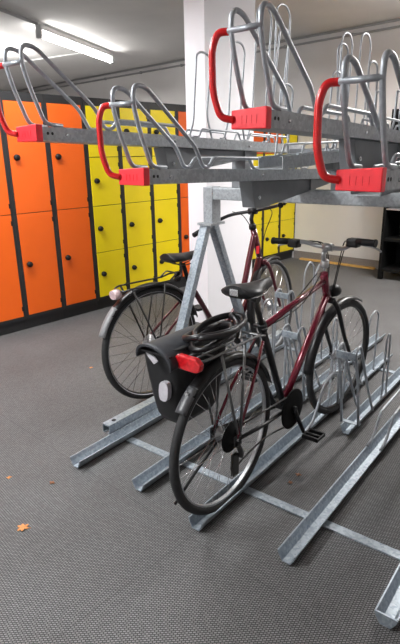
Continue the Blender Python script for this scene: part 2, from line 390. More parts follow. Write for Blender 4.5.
# ------------------------------------------------------------ upper trays
TW, TH, TL = .115, .048, 2.05
TILT = -.03
def tray(a, b0, z0, label, high, loops):
    """a: left side, b0: front end, z0: underside"""
    T = thing('parking_tray', label, 'bike tray', (a + TW / 2, b0, z0), 0, 'upper bicycle trays with red handles')
    T.rotation_euler = (TILT, 0, 0)
    h = TW / 2
    bm = bmesh.new()
    box(bm, -h, -h + .004, 0, TL, 0, TH); box(bm, h - .004, h, 0, TL, 0, TH)
    box(bm, -h + .004, h - .004, 0, TL, 0, .004)
    box(bm, -h, -h + .016, .07, TL, TH, TH + .003); box(bm, h - .016, h, .07, TL, TH, TH + .003)
    ch = obj('channel', bm, GALV, T)
    bm = bmesh.new()
    for y in (.035, .055): lathe(bm, [(.0055, h), (.0055, h + .0008)], (0, y, TH * .55), 'x', 12)
    obj('hole', bm, BLACK, ch)
    bm = bmesh.new()
    for y in (.12, .75, 1.4): lathe(bm, [(.006, h), (.006, h + .004), (.003, h + .006)], (0, y, TH * .5), 'x', 12)
    obj('bolt', bm, CHROME, ch)
    # red end cap
    bm = bmesh.new(); prism(bm, [(-h - .003, -.002), (h + .003, -.004), (h + .003, TH + .008), (-h - .003, TH + .002)], 'y', -.018, .012, bev=.003)
    cap = obj('end_cap', bm, REDCAP, T)
    bm = bmesh.new()
    for k in range(4): box(bm, -.030 + k * .017, -.022 + k * .017, -.0192, -.0175, .012, .034)
    box(bm, -h + .006, h - .006, -.0192, -.0175, .006, .009); obj('embossing', bm, REDCAP, cap)
    # red handle bow
    zt = TH + .207
    pts = [(-h + .006, -.015, TH * .5), (-h - .028, -.036, TH * .62), (-h - .043, -.055, TH + .05), (-h - .042, -.062, TH + .165), (-h - .030, -.052, zt - .001), (-h - .002, -.035, zt)]
    bm = bmesh.new(); tube(bm, smooth(fillet(pts, .03, 3), 2), .0105, 12); obj('handle', bm, RED, T)
    # front hoops (two, left and right) joined by a crossbar
    for s in (-1, 1):
        x = s * (h - .010)
        pts = [(x, .11, TH + .008), (x, .035, TH + .010), (x, -.02, TH + .13), (x, -.045, zt), (x, -.040, TH + .262),
               (x, .015, TH + .262), (x, .275, TH + .085), (x, .325, TH + .010), (x, .365, TH + .010), (x, .395, TH + .045), (x, .80, TH + .048), (x, .835, TH + .008), (x, .88, TH + .008)]
        bm = bmesh.new(); tube(bm, fillet(pts, [0, .03, .04, .04, .035, .035, .03, .02, .02, .02, .015, .015, 0], 5), .0078, 10)
        obj('front_hoop', bm, WIRE, T)
    bm = bmesh.new(); tube(bm, [(-h + .0, -.043, zt), (h - .006, -.043, zt)], .0085, 10); obj('crossbar', bm, WIRE, T)
    # second low guide wires
    for s in (-1, 1):
        x = s * (h - .010)
        for y in ((.95, 1.30), (1.40, 1.85)):
            bm = bmesh.new()
            tube(bm, fillet([(x, y[0] - .05, TH + .006), (x, y[0], TH + .006), (x, y[0] + .02, TH + .045), (x, y[1], TH + .045), (x, y[1] + .02, TH + .006), (x, y[1] + .06, TH + .006)], .015, 4), .005, 8)
            obj('guide_wire', bm, WIRE, T)
    # wheel loops
    for (y, ht, wd, lean, sx) in loops:
        x = sx * (h - .018)
        bm = bmesh.new()
        pts = [(x, y - wd * 2.3, TH + .006), (x, y - wd * 1.7, TH + .006), (x, y - wd * 1.1, TH + ht * .2), (x, y - wd + lean, TH + ht * .96),
               (x, y - wd * .45 + lean, TH + ht), (x, y + wd * .45 + lean, TH + ht), (x, y + wd + lean, TH + ht * .94), (x, y + wd * .8, TH + ht * .3), (x, y + wd * 1.6, TH + .006), (x, y + wd * 2.2, TH + .006)]
        tube(bm, fillet(pts, [0, .03, .03, .03, .03, .03, .03, .03, .03, 0], 5), .0055, 8); obj('wheel_loop', bm, WIRE, T)
    # support arm under the tray
    bm = bmesh.new(); prism(bm, [(.70, -.002), (1.52, -.002), (1.52, -.03), (.80, -.125), (.735, -.12)], 'x', -.035, .035, bev=.003)
    arm = obj('support_arm', bm, GREY_STEEL, T)
    bm = bmesh.new(); lathe(bm, [(.009, .035), (.009, .040)], (0, .765, -.075), 'x', 12); lathe(bm, [(.004, .040), (.004, .043)], (0, .765, -.075), 'x', 10); obj('pivot_bolt', bm, CHROME, arm)
    # riser down to the beam
    yb = PB - b0; zb = z0 + yb * TILT - 1.312
    bm = bmesh.new(); box(bm, -.045, .045, yb - .03, yb + .03, -zb + .0, -.001); obj('riser', bm, GREY_STEEL, T)
    return T
LP_HIGH = [(1.08, .42, .06, .02, -1), (1.28, .49, .06, .02, 1), (1.66, .75, .08, .02, -1), (1.76, .76, .08, .0, 1), (1.86, .68, .06, .06, -1)]
LP_LOW = [(1.10, .40, .06, .02, -1), (1.50, .50, .06, .02, 1), (1.80, .745, .075, .0, -1), (1.88, .745, .075, .0, 1)]
LP_T3 = [(1.12, .17, .035, .0, -1), (1.16, .17, .035, .0, 1), (1.72, .60, .08, .0, -1), (1.84, .60, .08, .0, 1)]
tray(-1.79, 1.22, 1.560, 'high bicycle tray farthest left, its red end in front of the orange lockers', True, LP_HIGH)
tray(-1.375, 1.33, 1.407, 'low bicycle tray with red end in front of the yellow lockers', False, LP_LOW)
tray(-.93, 1.375, 1.572, 'high bicycle tray whose red handle stands against the white pillar', True, LP_T3)
tray(-.572, 1.33, 1.407, 'nearest low bicycle tray, red end above the near handlebar', False, LP_LOW)

def opposing(a, z0, label):
    before = set(bpy.data.objects)
    T = tray(0, 1.30, z0, label, False, LP_HIGH[:2])
    T.location = (a, 2 * PB - 1.30, z0); T.rotation_euler = (TILT, 0, PI)
opposing(-1.12, 1.500, 'upper tray of the opposite side, between the high and low trays near the beam')
opposing(-.72, 1.407, 'upper tray of the opposite side, just beyond the nearest low tray')
opposing(-.30, 1.500, 'upper tray of the opposite side, cut off by the right edge')

# ------------------------------------------------------------ floor rails
def rail_bm(bm, L, w=.078, hh=.045, closed=False):
    # folded channel: flat bottom, flared sides, small lips
    t = .004
    P = [(-w / 2, hh), (-w * .42, hh * .55), (-.018, 0), (.018, 0), (w * .42, hh * .55), (w / 2, hh)]
    Q = [(-w / 2 + t * 1.4, hh), (-w * .42 + t * 1.4, hh * .55), (-.016, t), (.016, t), (w * .42 - t * 1.4, hh * .55), (w / 2 - t * 1.4, hh)]
    for i in range(5):
        prism(bm, [P[i], P[i + 1], Q[i + 1], Q[i]], 'y', 0, L)
    if closed: prism(bm, P, 'y', -.003, .003)
def rail(a, b0, L, label, closed=False, hoops=(), tall=0, w=.078):
    T = thing('wheel_channel', label, 'bike rail', (a, b0, .0075), 0, 'galvanised wheel channels on the floor')
    bm = bmesh.new(); rail_bm(bm, L, w, closed=closed); obj('channel', bm, GALV_RAIL, T)
    for (y, ht, wd, lean, sx, r) in hoops:
        x = sx * .030
        bm = bmesh.new()
        pts = [(x, y - wd * .9, .03), (x, y - wd * .55, .05), (x, y - wd * .5 + lean, ht * .92), (x, y + lean, ht), (x, y + wd * .5 + lean, ht * .92), (x, y + wd * .8, .05), (x, y + wd * 1.1, .03)]
        tube(bm, fillet(pts, [0, .03, .04, .05, .04, .03, 0], 5), r, 10); obj('wheel_hoop', bm, WIRE, T)
    return T
def holder(T, y, ht, plate=True):
    """clamp of two upright tubes joined by a plate at the top"""
    for sx in (-1, 1):
        x = sx * .043
        bm = bmesh.new()
        tube(bm, fillet([(x, y - .05, .03), (x, y - .03, .06), (x, y - .01, ht - .01), (x, y + .02, ht + .012), (x, y + .05, ht - .01), (x, y + .26, .06), (x, y + .30, .03)], [0, .02, .03, .03, .03, .03, 0], 5), .008, 10)
        obj('clamp_tube', bm, WIRE, T)
    if plate:
        bm = bmesh.new(); box(bm, -.048, .048, y - .022, y - .014, ht - .035, ht, bev=.002); obj('clamp_plate', bm, GALV_RAIL, T)
T = rail(-1.912, 1.395, 2.35, 'floor rail nearest the A-shaped legs, leftmost of the open rails', hoops=[(1.75, .50, .14, .02, -1, .006), (1.80, .48, .14, .02, 1, .006)]); holder(T, 1.32, .36)
T = rail(-1.52, 1.445, 2.35, 'floor rail ending left of the near rear wheel, under the pannier', hoops=[(1.70, .80, .14, .06, -1, .006), (1.78, .79, .14, .02, 1, .006)]); holder(T, 1.34, .67)
T = rail(-1.138, 1.395, 2.35, 'floor rail in which the near bicycle stands', hoops=[(1.83, .50, .16, .06, 1, .006)]); holder(T, 1.43, .335)
bm = bmesh.new()
tube(bm, fillet([(.034, .90, .04), (.040, 1.0, .07), (.050, 1.10, .26), (.050, 1.22, .30), (.050, 1.30, .26), (.040, 1.34, .05)], [0, .03, .08, .05, .05, 0], 5), .008, 10); obj('front_guide', bm, WIRE, T)
T = rail(-.745, 1.455, 2.35, 'empty floor rail right of the near bicycle')
for sx in (-1, 1):
    bm = bmesh.new(); tube(bm, fillet([(sx * .034, .92, .045), (sx * .034, 1.0, .06), (sx * .034, 1.09, .17), (sx * .034, 1.5, .18), (sx * .034, 1.56, .05)], .04, 5), .007, 10); obj('guide_wire', bm, WIRE, T)
rail(-.348, 1.405, 2.35, 'floor rail with closed end at the bottom right corner', closed=True)
# rails of the opposite side, set between ours
for a, lb, b0 in ((-1.335, 'short opposite-side floor rail left of the near front wheel', 2.62), (-.945, 'short opposite-side floor rail just right of the near front wheel', 2.50), (-.54, 'short opposite-side floor rail behind the empty rail at the right edge', 2.50)):
    T = rail(a, b0, 1.55, lb, w=.07, hoops=[(.50, .46, .06, 0, 1, .006)])
    bm = bmesh.new(); box(bm, -.056, .056, .045, .075, .045, .049); obj('cross_plate', bm, GALV_RAIL, T)
    for sx in (-1, 1):
        bm = bmesh.new(); x = sx * .048
        tube(bm, fillet([(x, .05, .045), (x, .0, .30), (x, -.075, .52), (x, -.01, .54), (x, .16, .22), (x, .27, .05)], [0, .05, .03, .03, .05, 0], 5), .0075, 10); obj('clamp_tube', bm, WIRE, T)
    bm = bmesh.new(); box(bm, -.052, .052, -.082, -.074, .475, .515, bev=.002); obj('clamp_plate', bm, GALV_RAIL, T)

# ------------------------------------------------------------ bicycles
def circ(cx, cy, cz, r, a0=0, a1=360, n=48, x=0):
    return [(cx, cy + r * math.cos(math.radians(a0 + (a1 - a0) * i / n)), cz + r * math.sin(math.radians(a0 + (a1 - a0) * i / n))) for i in range(n + 1)]
def make_wheel(parent, name, R, hub_r, spoke_m, rim_m, tyre_r=.019, cassette=False, dynamo=False):
    """wheel mesh (rim and spokes) centred on its own origin; tyre and hub are its children"""
    bm = bmesh.new()
    rr = R - .030
    lathe(bm, [(rr - .012, -.008), (rr + .004, -.011), (rr + .010, -.009), (rr + .010, .009), (rr + .004, .011), (rr - .012, .008)], (0, 0, 0), 'x', 56)
    bm.faces.ensure_lookup_table()
    # drop the two big disc faces left by lathe
    big = [f for f in bm.faces if len(f.verts) > 10]
    bmesh.ops.delete(bm, geom=big, context='FACES_ONLY')
    # inner wall of the rim
    A = [bm.verts.new((-.008, (rr - .0122) * math.cos(2 * PI * k / 56), (rr - .0122) * math.sin(2 * PI * k / 56))) for k in range(56)]
    B = [bm.verts.new((.008, (rr - .0122) * math.cos(2 * PI * k / 56), (rr - .0122) * math.sin(2 * PI * k / 56))) for k in range(56)]
    for k in range(56): bm.faces.new((A[k], A[(k + 1) % 56], B[(k + 1) % 56], B[k])).smooth = True
    n = 36
    for k in range(n):
        s = 1 if k % 2 else -1; q = 1 if (k // 2) % 2 else -1
        a = 2 * PI * k / n; ah = a + q * 1.15
        p = (s * .003, (rr - .010) * math.cos(a), (rr - .010) * math.sin(a)); h_ = (s * .028, hub_r * math.cos(ah), hub_r * math.sin(ah))
        tube(bm, [h_, p], .0011, 4, mi=1)
    W = obj(name, bm, [rim_m, spoke_m], parent)
    bm = bmesh.new(); tube(bm, circ(0, 0, 0, R - tyre_r, n=64)[:-1], tyre_r, 12, closed=True); obj('tyre', bm, RUBBER, W)
    bm = bmesh.new(); lathe(bm, [(.010, -.055), (.012, -.040), (hub_r + .004, -.030), (hub_r + .004, -.026), (.016, -.022), (.016, .022), (hub_r + .004, .026), (hub_r + .004, .030), (.012, .040), (.010, .055)], (0, 0, 0), 'x', 20)
    lathe(bm, [(.006, -.070), (.006, .070)], (0, 0, 0), 'x', 10)
    obj('hub', bm, ALU if not dynamo else DARKMETAL, W)
    return W
def place(o, y, z): o.location = (0, y, z)

def arc_guard(bm, cy, cz, r, a0, a1, w=.05, n=24, dx=0):
    """mudguard: curved strip following the tyre, from angle a0 to a1 (degrees)"""
    prof = [(-w / 2, -.012), (-w * .38, .0), (-w * .15, .005), (w * .15, .005), (w * .38, .0), (w / 2, -.012)]
    rings = []
    for i in range(n + 1):
        a = math.radians(a0 + (a1 - a0) * i / n)
        outer = [(dx + x, cy + (r + d) * math.cos(a), cz + (r + d) * math.sin(a)) for x, d in prof]
        inner = [(dx + x * .96, cy + (r + d - .002) * math.cos(a), cz + (r + d - .002) * math.sin(a)) for x, d in prof[::-1]]
        rings.append([bm.verts.new(p) for p in outer + inner])
    k = len(rings[0])
    for i in range(n):
        for j in range(k):
            f = bm.faces.new((rings[i][j], rings[i][(j + 1) % k], rings[i + 1][(j + 1) % k], rings[i + 1][j])); f.smooth = True
    bm.faces.new(rings[0]); bm.faces.new(rings[-1])
def saddle_bm(bm, y0, y1, z, wid):
    """loft of cross sections from the broad rear to the nose"""
    secs = [(0.0, .50, .012), (.04, .86, .0), (.20, 1.0, .0), (.38, .84, -.006), (.55, .50, -.008), (.75, .30, -.006), (.93, .24, -.004), (1.0, .14, -.008)]
    rings = []
    n = 16
    for t, ws, dz in secs:
        y = y0 + (y1 - y0) * t; w_ = wid / 2 * ws; th = .030 if .02 < t < .97 else .018
        ring = []
        for k in range(n):
            a = 2 * PI * k / n; cx_, sz = math.cos(a), math.sin(a)
            zz = z + dz + (th * .55 * sz if sz > 0 else th * 1.1 * sz) - abs(cx_) ** 2 * .010
            ring.append(bm.verts.new((w_ * cx_, y, zz)))
        rings.append(ring)
    for i in range(len(rings) - 1):
        for k in range(n):
            f = bm.faces.new((rings[i][k], rings[i][(k + 1) % n], rings[i + 1][(k + 1) % n], rings[i + 1][k])); f.smooth = True
    bm.faces.new(rings[0]); bm.faces.new(rings[-1])

# ---- near bicycle -------------------------------------------------
BY = math.atan2(.03, 1.12)
B1 = thing('bicycle', 'dark red and black trekking bicycle with pannier and coiled lock, nearest the camera', 'bicycle', (-1.13, 1.60, .016), -BY)
R = .345
rh, bbp, lug = (0, R), (.488, .285), (.275, .76)
hd_t, hd_b, fh = (.850, .922), (.912, .740), (1.115, R)
def P3(x, p): return (x, p[0], p[1])
bm = bmesh.new()
tube(bm, [P3(0, (.285, .755)), P3(0, (.862, .850))], .0155, 14)
tube(bm, [P3(0, (.91, .775)), P3(0, (.48, .30))], .0185, 14)
tube(bm, [P3(0, (hd_t[0] + .002, hd_t[1] - .03)), P3(0, hd_b)], .021, 14)
fr = obj('frame', bm, RUBY, B1)
bm = bmesh.new(); tube(bm, [P3(0, bbp), P3(0, lug)], .0165, 14); lathe(bm, [(.022, -.036), (.022, .036)], (0, *bbp), 'x', 16)
obj('seat_tube', bm, BLACK_GLOSS, fr, label='black seat tube')
bm = bmesh.new()
for s in (-1, 1):
    tube(bm, [(s * .020, .255, .70), (s * .050, .12, .52), (s * .062, 0, R + .005)], .0075, 10)
obj('seat_stay', bm, RUBY, fr)
bm = bmesh.new()
for s in (-1, 1):
    tube(bm, [(s * .030, .45, .285), (s * .052, .25, .31), (s * .062, 0, R)], .009, 10)
    box(bm, s * .062 - .003, s * .062 + .003, -.02, .03, R - .03, R + .02)
obj('chain_stay', bm, BLACK_GLOSS, fr, label='black chain stays')
bm = bmesh.new()
tube(bm, smooth([(.012, .80, .905), (.02, .62, .80), (.018, .45, .765), (.01, .33, .755)], 5), .0028, 6)
tube(bm, smooth([(-.012, .80, .90), (-.022, .62, .81), (-.018, .45, .775), (-.01, .30, .75), (-.01, .2, .66)], 5), .0028, 6)
obj('cable', bm, BLACK, fr)
# seat post, clamp, saddle
bm = bmesh.new(); tube(bm, [P3(0, (.275, .76)), P3(0, (.215, .90))], .0135, 12); lathe(bm, [(.02, -.02), (.02, .02)], (0, .213, .905), 'x', 12)
sp_ = obj('seat_post', bm, DARKMETAL, B1)
bm = bmesh.new(); tube(bm, [P3(0, (.282, .742)), P3(0, (.270, .775))], .022, 14); tube(bm, smooth([(.02, .27, .76), (.045, .24, .765), (.040, .20, .77)], 4), .005, 8); lathe(bm, [(.008, -.03), (.008, .03)], (0, .255, .765), 'x', 10)
obj('seat_clamp', bm, BLACK, sp_)
bm = bmesh.new(); saddle_bm(bm, .065, .335, .965, .175)
sd = obj('saddle', bm, LEATHER, B1)
bm = bmesh.new()
for s in (-1, 1): tube(bm, smooth([(s * .035, .10, .938), (s * .025, .17, .918), (s * .022, .26, .916), (s * .008, .31, .935)], 4), .0035, 8)
obj('saddle_rail', bm, CHROME, sd)
bm = bmesh.new(); box(bm, -.02, .02, .060, .064, .945, .972, bev=.001); obj('rear_badge', bm, CHROME, sd)
# steering assembly: everything turns a little about the head tube
fork = bmesh.new()
for s in (-1, 1):
    tube(fork, smooth([(s * .030, .925, .735), (s * .048, .955, .68), (s * .056, 1.03, .52), (s * .060, fh[0] - .008, R + .05), (s * .060, fh[0], R)], 5), [.014, .009], 12)
tube(fork, [(-.035, .925, .735), (.035, .925, .735)], .016, 12)
tube(fork, [P3(0, (.905, .785)), P3(0, (.925, .735))], .018, 12)
STE = .07
def steer(o, piv=(.90, .80), ang=STE):
    ax = Vector((0, hd_t[0] - hd_b[0], hd_t[1] - hd_b[1])).normalized()
    o.matrix_local = Matrix.Translation((0, piv[0], piv[1])) @ Matrix.Rotation(-ang, 4, ax) @ Matrix.Translation((0, -piv[0], -piv[1]))
    return o
fk = steer(obj('fork', fork, BLACK_GLOSS, B1))
w1 = make_wheel(B1, 'rear_wheel', R, .030, CHROME, ALU); place(w1, 0, R)
w2 = make_wheel(B1, 'front_wheel', R, .026, CHROME, DARKMETAL)
ax = Vector((0, hd_t[0] - hd_b[0], hd_t[1] - hd_b[1])).normalized()
w2.matrix_local = Matrix.Translation((0, .90, .80)) @ Matrix.Rotation(-STE, 4, ax) @ Matrix.Translation((0, fh[0] - .90, R - .80))
# stem and handlebar
bm = bmesh.new(); tube(bm, smooth([(0, .853, .94), (0, .838, .985), (0, .842, 1.003), (0, .875, 1.023)], 4), .0135, 12)
tube(bm, [(-.025, .878, 1.025), (.025, .878, 1.025)], .020, 14); lathe(bm, [(.021, .925), (.023, .93), (.023, .955), (.018, .965)], (0, .855, 0), 'z', 16)
st = steer(obj('stem', bm, ALU, B1))
hb = bmesh.new()
hp = [(-.280, .800, 1.035), (-.190, .815, 1.040), (-.12, .850, 1.040), (-.06, .878, 1.025), (.06, .878, 1.025), (.12, .850, 1.045), (.185, .820, 1.083), (.280, .800, 1.088)]
tube(hb, smooth(hp, 6), .0115, 12)
hb = steer(obj('handlebar', hb, ALU, B1))
for s, e, i in ((-1, hp[0], hp[1]), (1, hp[-1], hp[-2])):
    e, i = Vector(e), Vector(i); d = (i - e)
    bm = bmesh.new(); tube(bm, [e - d * .06, e, e + d * .5, e + d * 1.0], .0165, 14); lathe(bm, [(.019, -.004), (.019, .004)], e - d * .04, 'x', 14)
    obj('grip', bm, BLACK, hb)
    bm = bmesh.new(); g = e + d * 1.25
    box(bm, g.x - .03, g.x + .03, g.y - .02, g.y + .03, g.z - .03, g.z + .012, bev=.008)
    obj('shifter', bm, BLACK_GLOSS, hb)
    bm = bmesh.new()
    tube(bm, smooth([g + V(0, .02, -.015), g + V(s * .03, .045, -.022), g + V(s * .09, .050, -.030), g + V(s * .125, .040, -.042)], 5), .0055, 8); obj('brake_lever', bm, ALU, hb)
for k, (x, z) in enumerate(((-.13, 1.04), (-.10, 1.04), (.10, 1.06), (.13, 1.06))):
    bm = bmesh.new()
    tube(bm, smooth([(x * 1.3, .85, z), (x * .6, .93, z - .01), (x * .28, .95, .93), (x * .15, .93, .82 - .02 * k)], 7), .0026, 6); obj('cable', bm, BLACK, hb)
# front lamp, mudguards
bm = bmesh.new(); lathe(bm, [(.012, -.045), (.030, -.035), (.034, .0), (.032, .018)], (0, .985, .775), 'y', 18); box(bm, -.006, .006, .92, .97, .745, .765)
lp = steer(obj('front_lamp', bm, BLACK, B1)); bm = bmesh.new(); lathe(bm, [(.029, .019), (.016, .024)], (0, .985, .775), 'y', 18); obj('lamp_lens', bm, CHROME, lp)
bm = bmesh.new(); arc_guard(bm, fh[0], R, R + .016, 62, 178, .052); steer(obj('front_mudguard', bm, BLACK_GLOSS, B1))
bm = bmesh.new(); arc_guard(bm, 0, R, R + .016, 20, 130, .056)
mg = obj('rear_mudguard', bm, BLACK_GLOSS, B1)
bm = bmesh.new(); arc_guard(bm, 0, R, R + .019, 124, 142, .052, 8); obj('mudflap', bm, mat('smoky_flap', (.07, .07, .075), .4), mg, label='smoky grey end piece')
bm = bmesh.new(); a_ = math.radians(130); lathe(bm, [(.009, -.003), (.009, .004)], (.0, (R + .027) * math.cos(a_), R + (R + .027) * math.sin(a_)), 'y', 12); obj('reflector_stud', bm, CHROME, mg)
# carrier
bm = bmesh.new()
ZC = .762
for s in (-1, 1):
    tube(bm, fillet([(s * .058, .16, ZC), (s * .058, -.17, ZC), (s * .052, -.215, ZC), (0, -.22, ZC)], .02, 4), .0055, 8)
    tube(bm, [(s * .058, .06, ZC), (s * .066, .02, R + .03)], .006, 8); tube(bm, [(s * .058, -.10, ZC), (s * .066, .0, R + .03)], .006, 8)
tube(bm, fillet([(-.058, .155, ZC), (-.03, .21, ZC - .02), (.03, .21, ZC - .02), (.058, .155, ZC)], .02, 4), .005, 8)
for y in (.10, -.02, -.14): tube(bm, [(-.058, y, ZC), (.058, y, ZC)], .0045, 8)
tube(bm, [(-.018, .12, ZC + .004), (-.018, -.2, ZC + .004)], .004, 8); tube(bm, [(.018, .12, ZC + .004), (.018, -.2, ZC + .004)], .004, 8)
cr_ = obj('carrier', bm, STEEL_D, B1)
bm = bmesh.new()
for s in (-1, 1): tube(bm, [(s * .03, .21, ZC - .02), (s * .018, .272, ZC - .04)], .004, 8)
obj('carrier_stay', bm, ALU, cr_)
bm = bmesh.new(); prism(bm, [(-.060, -.022), (-.066, .004), (-.045, .026), (.045, .026), (.066, .004), (.060, -.022), (.04, -.030), (-.04, -.030)], 'y', -.028, .0, bev=.006)
bmesh.ops.translate(bm, verts=bm.verts, vec=(.012, -.225, ZC - .002))
obj('rear_light', bm, TAILRED, B1)
# drive train (right side)
bm = bmesh.new()
lathe(bm, [(.098, .046), (.103, .048), (.103, .052), (.098, .054), (.060, .054)], (0, *bbp), 'x', 36)
lathe(bm, [(.093, .042), (.093, .045)], (0, *bbp), 'x', 36)
cg = obj('chain_guard', bm, BLACK_MATTE, B1)
def crank(bm, s, ang, L=.17):
    d = Vector((0, math.cos(ang), math.sin(ang))); c = Vector((0, *bbp))
    tube(bm, [c + V(s * .060, 0, 0), c + V(s * .068, 0, 0) + d * L * .5, c + V(s * .078, 0, 0) + d * L], [.013, .010], 10)
    lathe(bm, [(.017, s * .055), (.017, s * .070)], c, 'x', 14)
    return c + V(s * .078, 0, 0) + d * L
for s, ang in ((1, math.radians(-64)), (-1, math.radians(116))):
    bm = bmesh.new(); e = crank(bm, s, ang); ck = obj('crank', bm, BLACK, B1)
    bm = bmesh.new(); x0, x1 = sorted((e.x + s * .012, e.x + s * .10))
    tube(bm, [(e.x - s * .008, e.y, e.z), (e.x + s * .10, e.y, e.z)], .008, 8)
    box(bm, x0, x1, e.y - .042, e.y - .032, e.z - .010, e.z + .010, bev=.002); box(bm, x0, x1, e.y + .032, e.y + .042, e.z - .010, e.z + .010, bev=.002)
    box(bm, x0, x0 + .008, e.y - .042, e.y + .042, e.z - .008, e.z + .008, bev=.002); box(bm, x1 - .008, x1, e.y - .042, e.y + .042, e.z - .008, e.z + .008, bev=.002)
    obj('pedal', bm, BLACK, ck)
bm = bmesh.new()
lathe(bm, [(.016, .030), (.066, .031), (.066, .033), (.045, .035), (.045, .040), (.038, .041), (.038, .046), (.030, .047), (.030, .052), (.020, .056)], (0, 0, R), 'x', 26)
obj('sprocket', bm, BLACK_MATTE, B1)
bm = bmesh.new()
tube(bm, [(.048, .475, .285 + .080), (.046, .02, R + .042)], .0042, 6)
tube(bm, smooth([(.048, .46, .285 - .080), (.047, .25, .235), (.048, .06, .215), (.048, .0, .19), (.047, -.02, .21), (.047, .0, .26)], 5), .0042, 6)
obj('chain', bm, DARKMETAL, B1)
bm = bmesh.new()
tube(bm, smooth([(.066, .0, R - .02), (.072, .015, R - .06), (.062, .03, R - .09)], 4), .012, 10)
box(bm, .044, .050, -.02, .02, .17, .275, bev=.003); box(bm, .054, .060, -.02, .02, .17, .275, bev=.003)
lathe(bm, [(.020, .048), (.020, .054)], (0, .0, .19), 'x', 16); lathe(bm, [(.020, .048), (.020, .054)], (0, .005, .255), 'x', 16)
obj('derailleur', bm, DARKMETAL, B1)
bm = bmesh.new(); tube(bm, [(-.045, .01, .30), (-.085, -.10, .18), (-.12, -.20, .06)], .007, 8); obj('kickstand', bm, BLACK, B1)

# coiled cable lock lying on the carrier
LK = thing('cable_lock', 'thick black coiled cable lock on the carrier behind the near saddle', 'bicycle lock', (-1.130, 1.485, .016 + .757), -BY)
bm = bmesh.new(); pts = []
for k in range(int(3.4 * 22)):
    a = 2 * PI * k / 22; turn = k / 22
    ry = (.140, .120, .150, .130)[int(turn)]; rx = (.088, .10, .082, .10)[int(turn)]
    cy_, cx2 = (.050, .030, .062, .04)[int(turn)], (.0, -.018, .014, 0)[int(turn)]
    tilt = (.012, .030, -.006, .03)[int(turn)]
    pts.append((cx2 + rx * math.cos(a), cy_ + ry * math.sin(a), .034 + .024 * turn + .016 * math.sin(a) + tilt * math.sin(a + turn * 1.3)))
pts = [sum((Vector(pts[min(max(q + d_, 0), len(pts) - 1)]) for d_ in range(-3, 4)), Vector()) / 7 for q in range(len(pts))]
tube(bm, smooth(pts[::2], 4), .0125, 10); obj('cable', bm, BLACK_GLOSS, LK)
bm = bmesh.new(); tube(bm, [(-.05, .13, .065), (-.02, .17, .07)], .016, 12); obj('lock_head', bm, BLACK, LK)

# pannier hanging on the left of the near bicycle
PN = thing('pannier', 'black roll-top pannier bag with grey reflector patch hung on the near bicycle', 'bag', (-1.245, 1.53, .465), -BY)
def pannier_body(bm):
    secs = [(0.0, .062, .115), (.03, .076, .130), (.10, .086, .145), (.22, .097, .165), (.31, .100, .180), (.345, .072, .180)]
    rings = []; n = 28
    for z, hx, hy in secs:
        ring = []
        for k in range(n):
            a = 2 * PI * k / n; c_, s_ = math.cos(a), math.sin(a); e = .38
            ring.append(bm.verts.new((-.026 * (z < .33) + hx * math.copysign(abs(c_) ** e, c_), hy * math.copysign(abs(s_) ** e, s_), z)))
        rings.append(ring)
    for i in range(len(rings) - 1):
        for k in range(n):
            f = bm.faces.new((rings[i][k], rings[i][(k + 1) % n], rings[i + 1][(k + 1) % n], rings[i + 1][k])); f.smooth = True
    bm.faces.new(rings[0]); bm.faces.new(rings[-1])
part('body', FABRIC, PN, pannier_body)
def flap(bm):
    # arched lid: a curved sheet with thickness running along y, open at its rear end
    n = 14; prof_o, prof_i = [], []
    for k in range(n + 1):
        a = PI * k / n
        x = -.088 * math.cos(a); z = .300 + .062 * math.sin(a) ** .8 + .012 * math.cos(a)
        prof_o.append((x, z)); prof_i.append((x * .94, z - .008))
    ys = [-.225, -.20, -.1, 0, .1, .17, .21]; sc_ = [1.03, 1, 1, 1, .97, .9, .75]
    rings = []
    for y, s in zip(ys, sc_):
        rings.append([bm.verts.new((p[0] * s, y, .30 + (p[1] - .30) * s)) for p in prof_o + prof_i[::-1]])
    m_ = len(rings[0])
    for i in range(len(rings) - 1):
        for k in range(m_):
            f = bm.faces.new((rings[i][k], rings[i][(k + 1) % m_], rings[i + 1][(k + 1) % m_], rings[i + 1][k])); f.smooth = True
    bm.faces.new(rings[0]); bm.faces.new(rings[-1])
part('flap', FABRIC_FLAP, PN, flap)
bm = bmesh.new(); t = bmesh.new()
vs = []
for k in range(12):
    a = 2 * PI * k / 12; vs.append((.024 * math.copysign(abs(math.cos(a)) ** .7, math.cos(a)) + .004 * math.sin(a), .042 * math.copysign(abs(math.sin(a)) ** .7, math.sin(a))))
prism(bm, vs, 'y', -.184, -.162); bmesh.ops.translate(bm, verts=bm.verts, vec=(.006, .002, .165)); obj('reflector_patch', bm, REFLECT, PN, label='pale grey reflective patch'); t.free()
bm = bmesh.new(); prism(bm, [(-.065, .325), (-.015, .31), (.0, .295), (-.02, .28), (-.05, .305)], 'y', -.20, -.195); obj('inner_tab', bm, REFLECT, PN, label='pale grey tab under the flap')
bm = bmesh.new(); box(bm, -.075, .075, -.215, -.195, .327, .335, bev=.002); obj('stiffener', bm, BLACK, PN)
bm = bmesh.new()
for y in (-.09, .09): tube(bm, smooth([(.070, y, .26), (.060, y, .285), (.056, y, .302), (.066, y, .28)], 4), .006, 8)
obj('hook', bm, BLACK, PN)

